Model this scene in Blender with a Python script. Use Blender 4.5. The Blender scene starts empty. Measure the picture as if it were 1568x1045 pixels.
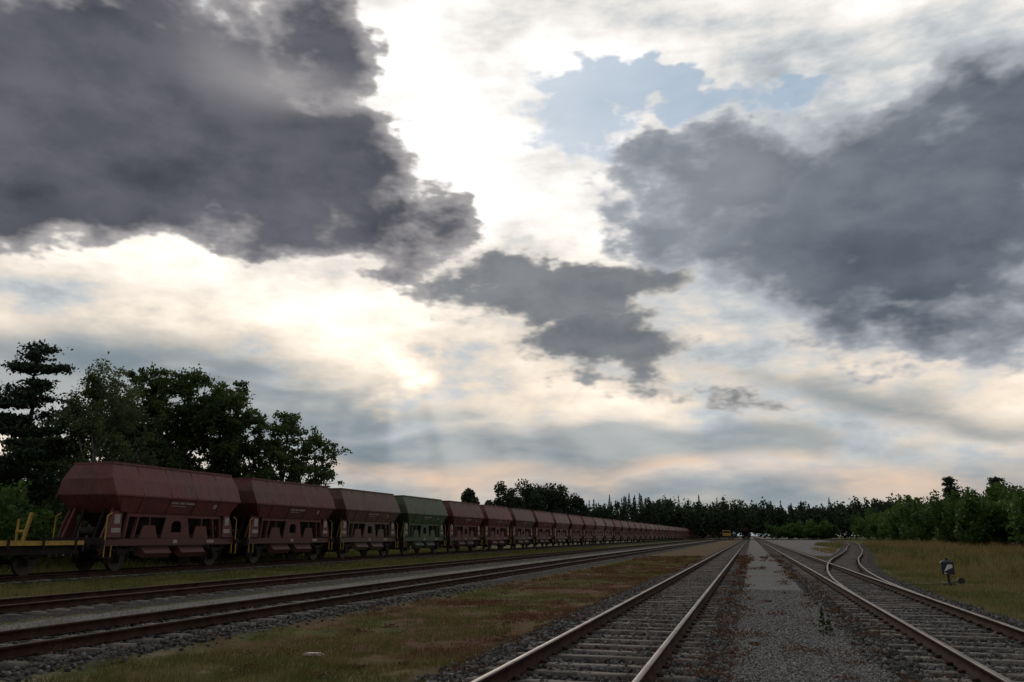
import bpy, math, random
import numpy as np
from mathutils import Vector, Matrix
random.seed(7); R = np.random.default_rng(11)
scene = bpy.context.scene
col = scene.collection

# ------------------------------------------------------------------ node helper
class S:
    """wraps a float socket so that formulas can be written with operators"""
    def __init__(s, t, o): s.t = t; s.o = o
    def __add__(a, b): return a.t.m('ADD', a, b)
    def __radd__(a, b): return a.t.m('ADD', b, a)
    def __sub__(a, b): return a.t.m('SUBTRACT', a, b)
    def __rsub__(a, b): return a.t.m('SUBTRACT', b, a)
    def __mul__(a, b): return a.t.m('MULTIPLY', a, b)
    def __rmul__(a, b): return a.t.m('MULTIPLY', b, a)
class T:
    def __init__(s, tree): s.tree = tree; tree.nodes.clear()
    def n(s, typ, **kw):
        nd = s.tree.nodes.new(typ)
        for k, v in kw.items(): setattr(nd, k, v)
        return nd
    def link(s, a, b):
        s.tree.links.new(a.o if isinstance(a, S) else a, b)
    def put(s, v, sock):
        if isinstance(v, (S, bpy.types.NodeSocket)): s.link(v, sock)
        else:
            if sock.type == 'RGBA' and len(v) == 3: v = (*v, 1)
            sock.default_value = v
    def m(s, op, *a, clamp=False):
        nd = s.n('ShaderNodeMath', operation=op); nd.use_clamp = clamp
        for i, v in enumerate(a): s.put(v, nd.inputs[i])
        return S(s, nd.outputs[0])
    def v(s, op, a, b=None, c=None):
        nd = s.n('ShaderNodeVectorMath', operation=op)
        s.put(a, nd.inputs[0])
        if b is not None: s.put(b, nd.inputs[1])
        if c is not None: s.put(c, nd.inputs[2])
        return nd.outputs['Value'] if op in ('LENGTH', 'DOT_PRODUCT') else nd.outputs[0]
    def ss(s, x, lo, hi, a=0.0, b=1.0, kind='SMOOTHSTEP'):
        nd = s.n('ShaderNodeMapRange', interpolation_type=kind)
        s.put(x, nd.inputs[0])
        for i, q in zip((1, 2, 3, 4), (lo, hi, a, b)): s.put(q, nd.inputs[i])
        return S(s, nd.outputs[0])
    def noise(s, vec, scale, detail=3, rough=.5, dist=0):
        nd = s.n('ShaderNodeTexNoise'); s.put(vec, nd.inputs['Vector'])
        nd.inputs['Scale'].default_value = scale; nd.inputs['Detail'].default_value = detail
        nd.inputs['Roughness'].default_value = rough; nd.inputs['Distortion'].default_value = dist
        return S(s, nd.outputs[0]), nd.outputs[1]
    def voro(s, vec, scale):
        nd = s.n('ShaderNodeTexVoronoi'); s.put(vec, nd.inputs['Vector'])
        nd.inputs['Scale'].default_value = scale
        return S(s, nd.outputs['Distance']), nd.outputs['Color']
    def mix(s, f, a, b, blend='MIX'):
        nd = s.n('ShaderNodeMix', data_type='RGBA', blend_type=blend)
        s.put(f, nd.inputs[0]); s.put(a, nd.inputs[6]); s.put(b, nd.inputs[7])
        return nd.outputs[2]
    def sep(s, vec):
        nd = s.n('ShaderNodeSeparateXYZ'); s.put(vec, nd.inputs[0])
        return [S(s, o) for o in nd.outputs]
    def comb(s, x, y, z):
        nd = s.n('ShaderNodeCombineXYZ')
        for i, q in enumerate((x, y, z)): s.put(q, nd.inputs[i])
        return nd.outputs[0]
    def scale(s, vec, f):
        return s.v('MULTIPLY', vec, f)

# ------------------------------------------------------------------ camera
cam = bpy.data.cameras.new('camera'); cam.lens = 28.0; cam.sensor_width = 36
cam.clip_start = .1; cam.clip_end = 9000
co = bpy.data.objects.new('camera', cam); col.objects.link(co)
co.location = (0, 0, 1.38)
co.rotation_euler = (math.radians(90 + 13.73), 0, math.radians(16.25))
scene.camera = co
scene.view_settings.view_transform = 'Standard'
scene.view_settings.look = 'None'
scene.view_settings.exposure = 0

# ------------------------------------------------------------------ light
SUN_AZ, SUN_EL = -24.0, 26.5
sun = bpy.data.lights.new('sun', 'SUN'); sun.energy = 0.6; sun.angle = math.radians(12)
sun.color = (1, .93, .83)
so = bpy.data.objects.new('sun', sun); col.objects.link(so)
sd = Vector((math.sin(math.radians(SUN_AZ)) * math.cos(math.radians(SUN_EL)),
             math.cos(math.radians(SUN_AZ)) * math.cos(math.radians(SUN_EL)), math.sin(math.radians(SUN_EL))))
so.rotation_euler = sd.to_track_quat('Z', 'Y').to_euler()
so.location = (0, 0, 60)

# ------------------------------------------------------------------ sky
world = bpy.data.worlds.new('World'); scene.world = world; world.use_nodes = True
t = T(world.node_tree)
out = t.n('ShaderNodeOutputWorld'); bg = t.n('ShaderNodeBackground'); t.link(bg.outputs[0], out.inputs[0])
bg.inputs[1].default_value = 0.1
sky = t.n('ShaderNodeTexSky', sky_type='NISHITA'); sky.sun_disc = False
sky.sun_elevation = math.radians(SUN_EL); sky.sun_rotation = math.radians(SUN_AZ)
sky.air_density = 1.0; sky.dust_density = .6; sky.ozone_density = 1.2
D = t.n('ShaderNodeTexCoord').outputs['Generated']
x, y, z = t.sep(D)
az = t.m('ARCTAN2', x, y) * 57.2958
el = t.m('ARCSINE', z) * 57.2958
Dn = t.v('MULTIPLY', D, (1, 1, 1.9))
w1 = t.noise(Dn, 4.5, 1, .5)[1]; w2 = t.noise(Dn, 15, 3, .6)[1]
Pt = t.comb(az, el, 0.0)
Pw1 = t.v('MULTIPLY_ADD', w1, (11, 6, 0), t.v('ADD', Pt, (-5.5, -3, 0)))
Pw = t.v('MULTIPLY_ADD', w2, (9, 7, 0), t.v('ADD', Pw1, (-4.5, -3.5, 0)))
_rot = {}
def frame(P, a):
    """rotated copy of the azimuth/elevation chart (shared by several cloud lobes)"""
    if a == 0: return P
    k = (P.node.name, a)
    if k not in _rot:
        nd = t.n('ShaderNodeVectorRotate', rotation_type='Z_AXIS'); t.put(P, nd.inputs[0]); nd.inputs['Angle'].default_value = math.radians(-a)
        _rot[k] = nd.outputs[0]
    return _rot[k]
def rad(P, b):
    a = 12 if b[4] > 7 else (-12 if b[4] < -7 else 0)
    c, s_ = math.cos(math.radians(a)), math.sin(math.radians(a))
    cx, cy = b[0] * c + b[1] * s_, -b[0] * s_ + b[1] * c
    return S(t, t.v('LENGTH', t.v('MULTIPLY_ADD', frame(P, a), (1 / b[2], 1 / b[3], 0), (-cx / b[2], -cy / b[3], 0))))
def sdf(P, blobs, smooth=0):
    r = None
    for b in blobs:
        k = math.sqrt(b[2] * b[3]) if b[2] < 4 * b[3] else b[3] * 2
        q = t.m('MULTIPLY_ADD', rad(P, b), -k, k)
        r = q if r is None else (t.m('SMOOTH_MAX', r, q, smooth) if smooth else t.m('MAXIMUM', r, q))
    return r
def glow(P, blobs):
    r = None
    for b in blobs:
        q = t.ss(rad(P, b), 1.7, 0.0, 0, b[5] if len(b) > 5 else 1)
        r = q if r is None else r + q
    return r
A = [(-46.1, 26.5, 15.6, 8.9, 13.0), (-35.2, 25.1, 11.9, 7.0, -13.0), (-26.9, 21.4, 7.8, 3.4, -11.0), (-31.4, 32.3, 4.9, 5.3, 12.0), (-48.7, 19.6, 8.2, 3.0, 11.0)]
B = [(12.1, 20.2, 12.8, 8.0, -10.0), (0.9, 23.6, 9.4, 4.8, 0), (11.4, 13.8, 6.6, 4.0, 0), (5.9, 19.4, 9.8, 5.2, -8.0), (18.2, 25.0, 7.8, 4.9, 10.0)]
C = [(-11.5, 17.6, 9.8, 3.0, 0), (-10.0, 13.4, 8.0, 3.2, -9.0), (-16.8, 18.5, 6.0, 2.3, 0.0), (-0.2, 9.3, 5.6, 0.9, -8.0)]
K = [(-44, 11.0, 14, 2.4, 0), (-36.8, 8.2, 15.7, 3.1, 0), (-15.5, 5.7, 27, 2.5, 0.0), (9.5, 8.7, 10.6, 1.0, -10.0)]
H = [(-4.6, 31.0, 9.5, 2.0, -13.0), (-10.8, 28.6, 4.2, 2.8, 0), (5.3, 29.9, 3.6, 1.0, -10.0)]
G = [(-23.7, 28.3, 6.2, 8.7, -12.0, .42), (-16.5, 23.6, 8.6, 5.0, -12.0, .32), (-25.5, 12.1, 2.4, 1.8, 0, .5), (-38.6, 18.9, 3.4, 2.0, 7.0, .5), (-33.5, 15.0, 14.6, 2.8, 0, .32), (-4.8, 35.5, 25.4, 3.5, 0, .15)]
O = [(-24.7, 4.2, 6.0, 0.8, 0, 1.0), (0, 3.6, 18, 1.0, 0, .85)]
f1 = t.noise(Dn, 10, 5, .58)[0]
f2 = t.noise(t.v('MULTIPLY', D, (1, 1, 3.4)), 5.5, 4, .6)[0]
nn = t.noise(t.v('MULTIPLY_ADD', D, (1, 1, 1.9), (3, 0, 0)), 4.2, 3, .58)[0]
puff = t.ss(f1, .34, .66)
streak = t.ss(f2, .34, .66)
inner = t.ss(nn, .34, .66)
bright = (f1 * 1.0 + f2 * 1.15 + nn * .5) + (-.535) + glow(Pw, G)
cream = t.mix(t.ss(el, 9, 26), (1, .865, .715), (1, .97, .93))
cream = t.mix(t.ss(bright, .88, .56), cream, (.86, .92, .97))
basec = t.scale(cream, t.comb(bright, bright, bright))
bank = t.ss(sdf(Pw1, K) + (f2 - .5) * 9, -1.4, 2.0) * t.ss(el, 14.5, 11)
bank = t.m('MAXIMUM', bank, t.ss(el, 5.5, 3.0) * .8)
bankc = t.mix(streak, (.19, .24, .275), (.34, .375, .39))
basec = t.mix(bank * .92, basec, bankc)
basec = t.mix(t.m('MINIMUM', glow(Pw1, O), 1) * (streak * .7 + .3), basec, (.88, .62, .44))
hole = t.ss(sdf(Pw, H) + (f1 - .5) * 9, -.5, 1.3)
skb = t.v('MULTIPLY', sky.outputs[0], (.1, .1, .1))
blue = t.mix(.65, skb, (.37, .50, .62))
basec = t.mix(hole * .85, basec, blue)
away = t.m('MAXIMUM', t.ss(t.m('ABSOLUTE', az + 16.0), 42, 60), t.ss(el, 42, 52))
def dark(base, blobs, core, rim, deep=5.0, soft=.9, wob=3.0, lift=None, rough=9.0):
    d = sdf(Pw, blobs, 1.6) + (f1 - .5) * rough
    mask = t.ss(d, -.3, soft)
    thick = t.ss(d + (nn - .5) * wob, 0.0, deep)
    if lift is not None: thick = thick * (1.0 - lift)
    c = t.mix(thick, rim, t.mix(inner * .55 + puff * .45, core[0], core[1]))
    return t.mix(mask, base, c)
basec = dark(basec, C, ((.110, .125, .15), (.25, .26, .275)), (.50, .48, .455), 2.8, 1.8, 3)
basec = dark(basec, B, ((.080, .098, .13), (.185, .212, .25)), (.44, .46, .50), 4.2, 1.5, 4, glow(Pw1, [(-1, 23.8, 6, 4, 0, .4), (2, 17.5, 5, 3, 0, .22)]), 7.0)
basec = dark(basec, A, ((.045, .050, .068), (.14, .142, .168)), (.44, .42, .42), 4.2, 1.2, 4, glow(Pw1, [(-35.5, 30.5, 7, 1.6, -12, .5)]))
basec = t.mix(away, basec, t.mix(inner, (.46, .45, .44), (.17, .19, .23)))
phi = t.m('ARCTAN2', az - (-25.0), 19.0 - el)
nd = t.n('ShaderNodeTexNoise', noise_dimensions='1D'); t.put(phi * 4.5, nd.inputs['W']); nd.inputs['Detail'].default_value = 1; nd.inputs['Scale'].default_value = 1
ray = t.ss(S(t, nd.outputs[0]), .32, .68) * t.ss(el, 1.5, 7) * t.ss(el, 13.5, 8) * .10
basec = t.v('ADD', basec, t.comb(ray, ray * .96, ray * .9))
basec = t.mix(t.ss(el, -.5, -2), basec, (.08, .08, .07))
t.link(t.v('MULTIPLY', basec, (10, 10, 10)), bg.inputs[0])
world.cycles.sampling_method = 'MANUAL'; world.cycles.sample_map_resolution = 256

# ------------------------------------------------------------------ materials
def new_mat(name):
    m = bpy.data.materials.new(name); m.use_nodes = True
    t = T(m.node_tree)
    o = t.n('ShaderNodeOutputMaterial'); b = t.n('ShaderNodeBsdfPrincipled')
    t.link(b.outputs[0], o.inputs[0])
    return m, t, b, o
def bump(t, b, h, strength=.5, dist=.02):
    nd = t.n('ShaderNodeBump'); nd.inputs['Strength'].default_value = strength
    nd.inputs['Distance'].default_value = dist
    t.put(h, nd.inputs['Height']); t.link(nd.outputs[0], b.inputs['Normal'])
def simple(name, c1, c2, scale=5, rough=.7, metal=0, bmp=0, detail=4, spec=.4):
    m, t, b, o = new_mat(name)
    g = t.n('ShaderNodeTexCoord').outputs['Object']
    f = t.noise(g, scale, detail, .6)[0]
    t.put(t.mix(t.ss(f, .35, .65), c1, c2), b.inputs['Base Color'])
    b.inputs['Roughness'].default_value = rough; b.inputs['Metallic'].default_value = metal
    b.inputs['Specular IOR Level'].default_value = spec
    if bmp: bump(t, b, f, bmp, .02)
    return m
def paint(name, c, dirt=(.06, .045, .04), amount=.6):
    m, t, b, o = new_mat(name)
    g = t.n('ShaderNodeTexCoord').outputs['Object']
    oi = t.n('ShaderNodeObjectInfo')
    rnd = S(t, oi.outputs['Random'])
    g2 = t.v('ADD', g, t.comb(rnd * 37, rnd * 91, 0.0))
    big = t.noise(g2, .7, 5, .6)[0]; fine = t.noise(g2, 9, 4, .6)[0]
    st = t.noise(t.v('MULTIPLY', g2, (1, 6, .4)), 1.5, 4, .65)[0]
    zz = t.sep(g)[2]
    d = t.ss(big * .45 + st * .55, .43, .60) * amount
    d = t.m('MAXIMUM', d, t.ss(zz, 2.6, .6) * .75)
    k = .72 + rnd * .4
    base = t.scale(t.mix(t.ss(fine, .3, .7), c, tuple(q * .72 for q in c)), t.comb(k, k, k))
    # paler dusty tint on the sloping upper panels, sky reflection painted into the colour
    base = t.mix(t.ss(zz, 2.95, 3.1) * t.ss(big, .35, .65) * .35, base, (.24, .13, .115))
    t.put(t.mix(d, base, dirt), b.inputs['Base Color'])
    b.inputs['Roughness'].default_value = .6
    b.inputs['Specular IOR Level'].default_value = .35
    bump(t, b, fine * .3 + big * 1.5, .35, .06)
    return m
M_red = paint('wagon_red_paint', (.20, .055, .046), (.075, .038, .032), .75)
M_brown = paint('wagon_weathered_paint', (.19, .11, .075), (.085, .053, .04), .85)
M_pale = paint('wagon_faded_paint', (.25, .135, .11), (.10, .058, .045), .65)
M_green = paint('wagon_green_paint', (.085, .14, .055), (.05, .06, .035), .65)
M_dark = simple('dirty_underframe', (.014, .012, .011), (.030, .022, .018), 4, .8, spec=.2)
M_label = simple('stencil_white', (.40, .36, .34), (.26, .20, .19), 14, .6)
M_yellow = simple('yellow_paint', (.48, .28, .04), (.28, .17, .04), 6, .55)
M_wheel = simple('wheel_steel', (.03, .023, .02), (.06, .042, .035), 8, .55, .2)
M_rust = simple('rail_rust', (.030, .017, .013), (.058, .031, .022), 3, .9, spec=.12)
M_head = simple('rail_head_steel', (.10, .075, .06), (.22, .18, .16), 1.2, .45, .5)
M_headr = simple('rail_head_dull', (.04, .027, .02), (.075, .052, .04), 2, .8, 0, spec=.2)
M_sleeper = simple('sleeper_weathered', (.085, .075, .065), (.19, .17, .15), 1.7, .9, 0, .4, spec=.2)
def attr_mat(name, cols, rough=.8, trans=0.0, attr='rnd', bmp=0):
    m, t, b, o = new_mat(name)
    a = t.n('ShaderNodeAttribute', attribute_name=attr)
    r = t.n('ShaderNodeValToRGB'); t.link(a.outputs['Fac'], r.inputs[0])
    e = r.color_ramp.elements
    e[0].position = 0; e[0].color = (*cols[0], 1); e[1].position = 1; e[1].color = (*cols[-1], 1)
    for i, c in enumerate(cols[1:-1]):
        q = e.new((i + 1) / (len(cols) - 1)); q.color = (*c, 1)
    t.link(r.outputs[0], b.inputs['Base Color']); b.inputs['Roughness'].default_value = rough
    b.inputs['Specular IOR Level'].default_value = .25
    if trans:
        tr = t.n('ShaderNodeBsdfTranslucent'); t.link(r.outputs[0], tr.inputs[0])
        mx = t.n('ShaderNodeMixShader'); mx.inputs[0].default_value = trans
        t.link(b.outputs[0], mx.inputs[1]); t.link(tr.outputs[0], mx.inputs[2]); t.link(mx.outputs[0], o.inputs[0])
    return m
M_oak = attr_mat('oak_leaves', [(.03, .046, .014), (.06, .09, .024), (.11, .15, .04)], .6, .4)
M_birch = attr_mat('birch_leaves', [(.065, .085, .034), (.10, .13, .05), (.16, .19, .08)], .6, .4)
M_pine = attr_mat('pine_needles', [(.016, .028, .018), (.032, .05, .028), (.055, .075, .04)], .7, .1)
M_far = attr_mat('forest_leaves', [(.018, .028, .018), (.033, .049, .026), (.052, .074, .035)], .8, .15)  # slightly bluish leaf colours, distance haze painted in
M_bush = attr_mat('bush_leaves', [(.022, .042, .010), (.06, .11, .020), (.12, .19, .04)], .6, .4)
M_grass = attr_mat('grass_blades', [(.13, .045, .028), (.17, .085, .045), (.095, .10, .026), (.135, .145, .036), (.25, .205, .09)], .85, .25)
M_dry = attr_mat('dry_grass_blades', [(.12, .14, .035), (.24, .17, .06), (.32, .22, .10)], .85, .25)
M_redweed = attr_mat('red_weed_leaves', [(.10, .032, .022), (.15, .06, .035), (.11, .10, .04)], .85, .2)
M_stone = attr_mat('ballast_stone', [(.03, .028, .027), (.06, .057, .055), (.10, .095, .09), (.19, .18, .17)], .9)
M_pebble = attr_mat('path_pebble', [(.07, .066, .063), (.15, .145, .14), (.24, .23, .22), (.36, .34, .33)], .9)
M_bark = simple('bark', (.03, .024, .018), (.07, .055, .045), 6, .9, 0, .5)
M_birchbark = simple('birch_bark', (.35, .33, .30), (.08, .07, .06), 3, .8)

# ------------------------------------------------------------------ mesh helpers
def np_mesh(name, verts, faces, mats, rnd=None, smooth=False, midx=None):
    verts = np.ascontiguousarray(verts, dtype=np.float32); faces = np.ascontiguousarray(faces, dtype=np.int32)
    me = bpy.data.meshes.new(name); k = faces.shape[1]
    me.vertices.add(len(verts)); me.vertices.foreach_set('co', verts.ravel())
    me.loops.add(faces.size); me.loops.foreach_set('vertex_index', faces.ravel())
    me.polygons.add(len(faces)); me.polygons.foreach_set('loop_start', np.arange(0, faces.size, k, dtype=np.int32))
    me.polygons.foreach_set('loop_total', np.full(len(faces), k, dtype=np.int32))
    for m in mats: me.materials.append(m)
    if midx is not None: me.polygons.foreach_set('material_index', np.asarray(midx, dtype=np.int32))
    me.update(calc_edges=True)
    if rnd is not None:
        a = me.attributes.new('rnd', 'FLOAT', 'FACE'); a.data.foreach_set('value', np.asarray(rnd, dtype=np.float32))
    if smooth: me.polygons.foreach_set('use_smooth', np.ones(len(faces), dtype=bool))
    return me
def add(name, me, parent=None, loc=(0, 0, 0), rot=(0, 0, 0)):
    o = bpy.data.objects.new(name, me); col.objects.link(o)
    o.location = loc; o.rotation_euler = rot
    if parent: o.parent = parent
    return o
class Bld:
    def __init__(s): s.v = []; s.f = []; s.m = []
    def poly(s, pts, faces, mi):
        b = len(s.v); s.v += [tuple(p) for p in pts]
        for f in faces: s.f.append([b + i for i in f]); s.m.append(mi)
    def box(s, x0, x1, y0, y1, z0, z1, mi):
        s.poly([(x0, y0, z0), (x1, y0, z0), (x1, y1, z0), (x0, y1, z0), (x0, y0, z1), (x1, y0, z1), (x1, y1, z1), (x0, y1, z1)],
               [(3, 2, 1, 0), (4, 5, 6, 7), (0, 1, 5, 4), (1, 2, 6, 5), (2, 3, 7, 6), (3, 0, 4, 7)], mi)
    def sbox(s, sx, xa, xb, y0, y1, z0, z1, mi):
        s.box(min(sx * xa, sx * xb), max(sx * xa, sx * xb), min(y0, y1), max(y0, y1), z0, z1, mi)
    def beam(s, p, q, w, h, mi, w2=None, h2=None):
        p = Vector(p); q = Vector(q); d = (q - p).normalized()
        up = Vector((0, 0, 1)) if abs(d.z) < .9 else Vector((1, 0, 0))
        a = d.cross(up).normalized(); b = a.cross(d)
        w2 = w if w2 is None else w2; h2 = h if h2 is None else h2
        pts = []
        for c, ww, hh in ((p, w, h), (q, w2, h2)):
            for i, j in ((-1, -1), (1, -1), (1, 1), (-1, 1)): pts.append(c + a * i * ww / 2 + b * j * hh / 2)
        s.poly(pts, [(3, 2, 1, 0), (4, 5, 6, 7), (0, 1, 5, 4), (1, 2, 6, 5), (2, 3, 7, 6), (3, 0, 4, 7)], mi)
    def cyl(s, p, q, r, mi, n=16, r2=None):
        p = Vector(p); q = Vector(q); d = (q - p).normalized()
        up = Vector((0, 0, 1)) if abs(d.z) < .9 else Vector((1, 0, 0))
        a = d.cross(up).normalized(); b = a.cross(d); r2 = r if r2 is None else r2
        pts = []
        for c, rr in ((p, r), (q, r2)):
            for i in range(n):
                th = 2 * math.pi * i / n; pts.append(c + a * math.cos(th) * rr + b * math.sin(th) * rr)
        s.poly(pts, [tuple(range(n))[::-1], tuple(range(n, 2 * n))] + [(i, (i + 1) % n, n + (i + 1) % n, n + i) for i in range(n)], mi)
    def loft(s, secs, mi, cap=True):
        b = []
        for (zz, hw, hl) in secs: b += [(-hw, -hl, zz), (hw, -hl, zz), (hw, hl, zz), (-hw, hl, zz)]
        f = []
        for k in range(len(secs) - 1):
            for i in range(4): f.append((4 * k + i, 4 * k + (i + 1) % 4, 4 * k + 4 + (i + 1) % 4, 4 * k + 4 + i))
        if cap: f.append((3, 2, 1, 0)); n = 4 * (len(secs) - 1); f.append((n, n + 1, n + 2, n + 3))
        s.poly(b, f, mi)
    def plate(s, sx, xi, xo, outline, mi):
        """flat side plate with a (y,z) outline and thickness xi..xo"""
        n = len(outline)
        pts = [(sx * xo, a, b) for a, b in outline] + [(sx * xi, a, b) for a, b in outline]
        s.poly(pts, [tuple(range(n)), tuple(range(2 * n - 1, n - 1, -1))] + [(i, n + i, n + (i + 1) % n, (i + 1) % n) for i in range(n)], mi)
    def mesh(s, name, mats):
        me = bpy.data.meshes.new(name); me.from_pydata(s.v, [], s.f)
        for m in mats: me.materials.append(m)
        me.polygons.foreach_set('material_index', s.m); me.update(); return me

# ------------------------------------------------------------------ tracks
TR = {'wagon': -25.55, 'mid': -15.5, 'near': -10.05, 'centre': -1.93, 'right': 3.08}
by = np.array([20, 26, 32, 43, 56, 69, 90, 119, 137, 170, 230, 319, 500.]); bx = np.array([3.08, 3.13, 3.35, 4.2, 5.6, 7.4, 10.0, 13.1, 15.3, 18.5, 22.5, 26, 29.])
YB = np.arange(20, 480, 1.0); XB = np.interp(YB, by, bx)
for _ in range(30):
    k = XB.copy(); k[1:-1] = (XB[:-2] + 2 * XB[1:-1] + XB[2:]) / 4; XB = k
prof = [(-.062, -.155), (.062, -.155), (.062, -.143), (.012, -.128), (.012, -.045), (.035, -.035), (.035, -.006), (.028, 0), (-.028, 0), (-.035, -.006), (-.035, -.035), (-.012, -.045), (-.012, -.128), (-.062, -.143)]
def rail_mesh(name, path, dz=0.0, head=None):
    path = np.array(path); tg = np.gradient(path, axis=0); tg /= np.linalg.norm(tg, axis=1)[:, None]
    nx = np.stack([tg[:, 1], -tg[:, 0]], 1); n = len(prof); vs = []
    for (a, b) in prof:
        vs.append(np.column_stack([path + nx * a, np.full(len(path), b + dz)]))
    V = np.stack(vs, 1).reshape(-1, 3); F = []; MI = []
    for i in range(len(path) - 1):
        for j in range(n):
            F.append((i * n + j, i * n + (j + 1) % n, (i + 1) * n + (j + 1) % n, (i + 1) * n + j)); MI.append(1 if j in (6, 7, 8) else 0)
    return np_mesh(name, V, np.array(F), [M_rust, head or M_head], midx=MI)
BOX = np.array([(-.5, -.5, -.5), (.5, -.5, -.5), (.5, .5, -.5), (-.5, .5, -.5), (-.5, -.5, .5), (.5, -.5, .5), (.5, .5, .5), (-.5, .5, .5)])
BF = np.array([(3, 2, 1, 0), (4, 5, 6, 7), (0, 1, 5, 4), (1, 2, 6, 5), (2, 3, 7, 6), (3, 0, 4, 7)])
def boxes(centers, sizes, angs):
    n = len(centers); V = BOX[None] * sizes[:, None, :]
    c, s_ = np.cos(angs)[:, None], np.sin(angs)[:, None]
    X = V[..., 0] * c - V[..., 1] * s_; Y = V[..., 0] * s_ + V[..., 1] * c
    V = np.stack([X, Y, V[..., 2]], -1) + centers[:, None, :]
    F = (BF[None] + (np.arange(n) * 8)[:, None, None]).reshape(-1, 4)
    return V.reshape(-1, 3), F
def track(path_x, path_y, y0, dz=0.0, sl_from=None, head=None):
    e = bpy.data.objects.new('railway_track', None); col.objects.link(e)
    p = np.column_stack([path_x, path_y]); tg = np.gradient(p, axis=0); tg /= np.linalg.norm(tg, axis=1)[:, None]
    nx = np.stack([tg[:, 1], -tg[:, 0]], 1)
    add('rail_left', rail_mesh('rail', p - nx * .7525, dz, head), e); add('rail_right', rail_mesh('rail', p + nx * .7525, dz, head), e)
    ys = np.arange(sl_from or y0, path_y[-1], .62); xs = np.interp(ys, path_y, path_x)
    ang = np.arctan2(-np.interp(ys, path_y, tg[:, 0]), np.interp(ys, path_y, tg[:, 1]))
    n = len(ys); sz = np.column_stack([R.normal(2.45, .03, n), R.normal(.23, .012, n), np.full(n, .16)])
    V, F = boxes(np.column_stack([xs + R.normal(0, .02, n), ys, np.full(n, -.247) + R.normal(0, .006, n)]), sz, ang + R.normal(0, .008, n))
    add('sleepers', np_mesh('sleepers', V, F, [M_sleeper]), e)
    k = ys < 70; c = []
    for sgn in (-1, 1):
        for o2 in (-.09, .09):
            a = ang[k]; off = sgn * .7525 + o2
            c.append(np.column_stack([xs[k] + off * np.cos(a), ys[k] + off * np.sin(a), np.full(k.sum(), -.148)]))
    c = np.concatenate(c); V, F = boxes(c, np.tile([.07, .10, .035], (len(c), 1)), np.zeros(len(c)))
    add('fastenings', np_mesh('fastenings', V, F, [M_rust]), e)
    return e
for nme, cx in TR.items():
    yy = np.concatenate([np.arange(-12, 60, 4.0), np.arange(60, 1000, 20.0)])
    track(np.full(len(yy), cx), yy, -12, head=M_head if cx > -5 else M_headr)
track(XB, YB, 20, dz=-.004, sl_from=40)

# ------------------------------------------------------------------ ground (one sheet)
def bdist(X, Y):
    xb = np.interp(Y, YB, XB); return np.where((Y > 20) & (Y < 480), np.abs(X - xb), 99)
xs = np.concatenate([-np.geomspace(3500, 34, 26), np.arange(-33, 34, .16), np.geomspace(35, 3500, 26)])
ys = np.concatenate([np.linspace(-1500, -10, 12), np.arange(-8, 45, .22), 45 + np.cumsum(np.geomspace(.25, 30, 190))]);
ys = ys[ys < 6000]; ys = np.append(ys, 7000)
GX, GY = np.meshgrid(xs, ys)
def vnoise(X, Y, sc, seed):
    r = np.random.default_rng(seed); g = r.random((256, 256)); X = X * sc; Y = Y * sc
    xi = np.floor(X).astype(int); yi = np.floor(Y).astype(int); fx = X - xi; fy = Y - yi
    fx = fx * fx * (3 - 2 * fx); fy = fy * fy * (3 - 2 * fy)
    a = g[xi % 256, yi % 256]; b = g[(xi + 1) % 256, yi % 256]; c = g[xi % 256, (yi + 1) % 256]; d = g[(xi + 1) % 256, (yi + 1) % 256]
    return (a * (1 - fx) + b * fx) * (1 - fy) + (c * (1 - fx) + d * fx) * fy
def dtrack(X, Y):
    d = np.min([np.abs(X - c) for c in TR.values()], axis=0)
    return np.minimum(d, bdist(X, Y))
def sst(x, a, b):
    q = np.clip((x - a) / (b - a), 0, 1); return q * q * (3 - 2 * q)
def zones(X, Y):
    d = dtrack(X, Y)
    ballast = 1 - sst(d, 1.2, 2.15)
    def strip(a, b, w=.35): return sst(X, a - w, a + w) * (1 - sst(X, b - w, b + w))
    path = np.maximum(strip(-.45, 1.42, .32), strip(-13.7, -11.9, .4))
    xb = np.interp(Y, YB, XB, left=3.08)
    between = sst(X, 4.4, 5.2) * (1 - sst(X, xb - 1.9, xb - 1.2)) * sst(Y, 60, 75)
    path = np.maximum(path, between * .9)
    return ballast, path
def strip2(X): return sst(X, -.8, -.4) * (1 - sst(X, 1.3, 1.8))
def height(X, Y):
    d = dtrack(X, Y)
    h = -.30 + .05 * (vnoise(X, Y, .6, 1) - .5) + .03 * (vnoise(X, Y, 2.3, 2) - .5)
    hb = -.195 - .10 * sst(d, 1.3, 2.2) - .012 * (vnoise(X, Y, 5, 3))
    h = np.where(d < 2.4, np.maximum(h * sst(d, 1.8, 2.4) + hb * (1 - sst(d, 1.8, 2.4)), hb), h)
    hp = -.205 + .02 * (vnoise(X, Y, .8, 4) - .5)
    near = strip2(X)
    return h * (1 - near) + hp * near
GZ = height(GX, GY)
V = np.stack([GX, GY, GZ], -1).reshape(-1, 3)
nxg = len(xs); i = np.arange(len(ys) - 1)[:, None] * nxg + np.arange(nxg - 1)[None]
F = np.stack([i, i + 1, i + nxg + 1, i + nxg], -1).reshape(-1, 4)
mg, t, b, o = new_mat('ground_surface')
me = np_mesh('ground', V, F, [mg], smooth=True)
bal, pth = zones(GX, GY)
for nm, arr in (('ballast', bal), ('path', pth)):
    a = me.attributes.new(nm, 'FLOAT', 'POINT'); a.data.foreach_set('value', arr.ravel().astype(np.float32))
g = t.n('ShaderNodeTexCoord').outputs['Object']
gx, gy, gz = t.sep(g)
ab = S(t, t.n('ShaderNodeAttribute', attribute_name='ballast').outputs['Fac'])
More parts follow.
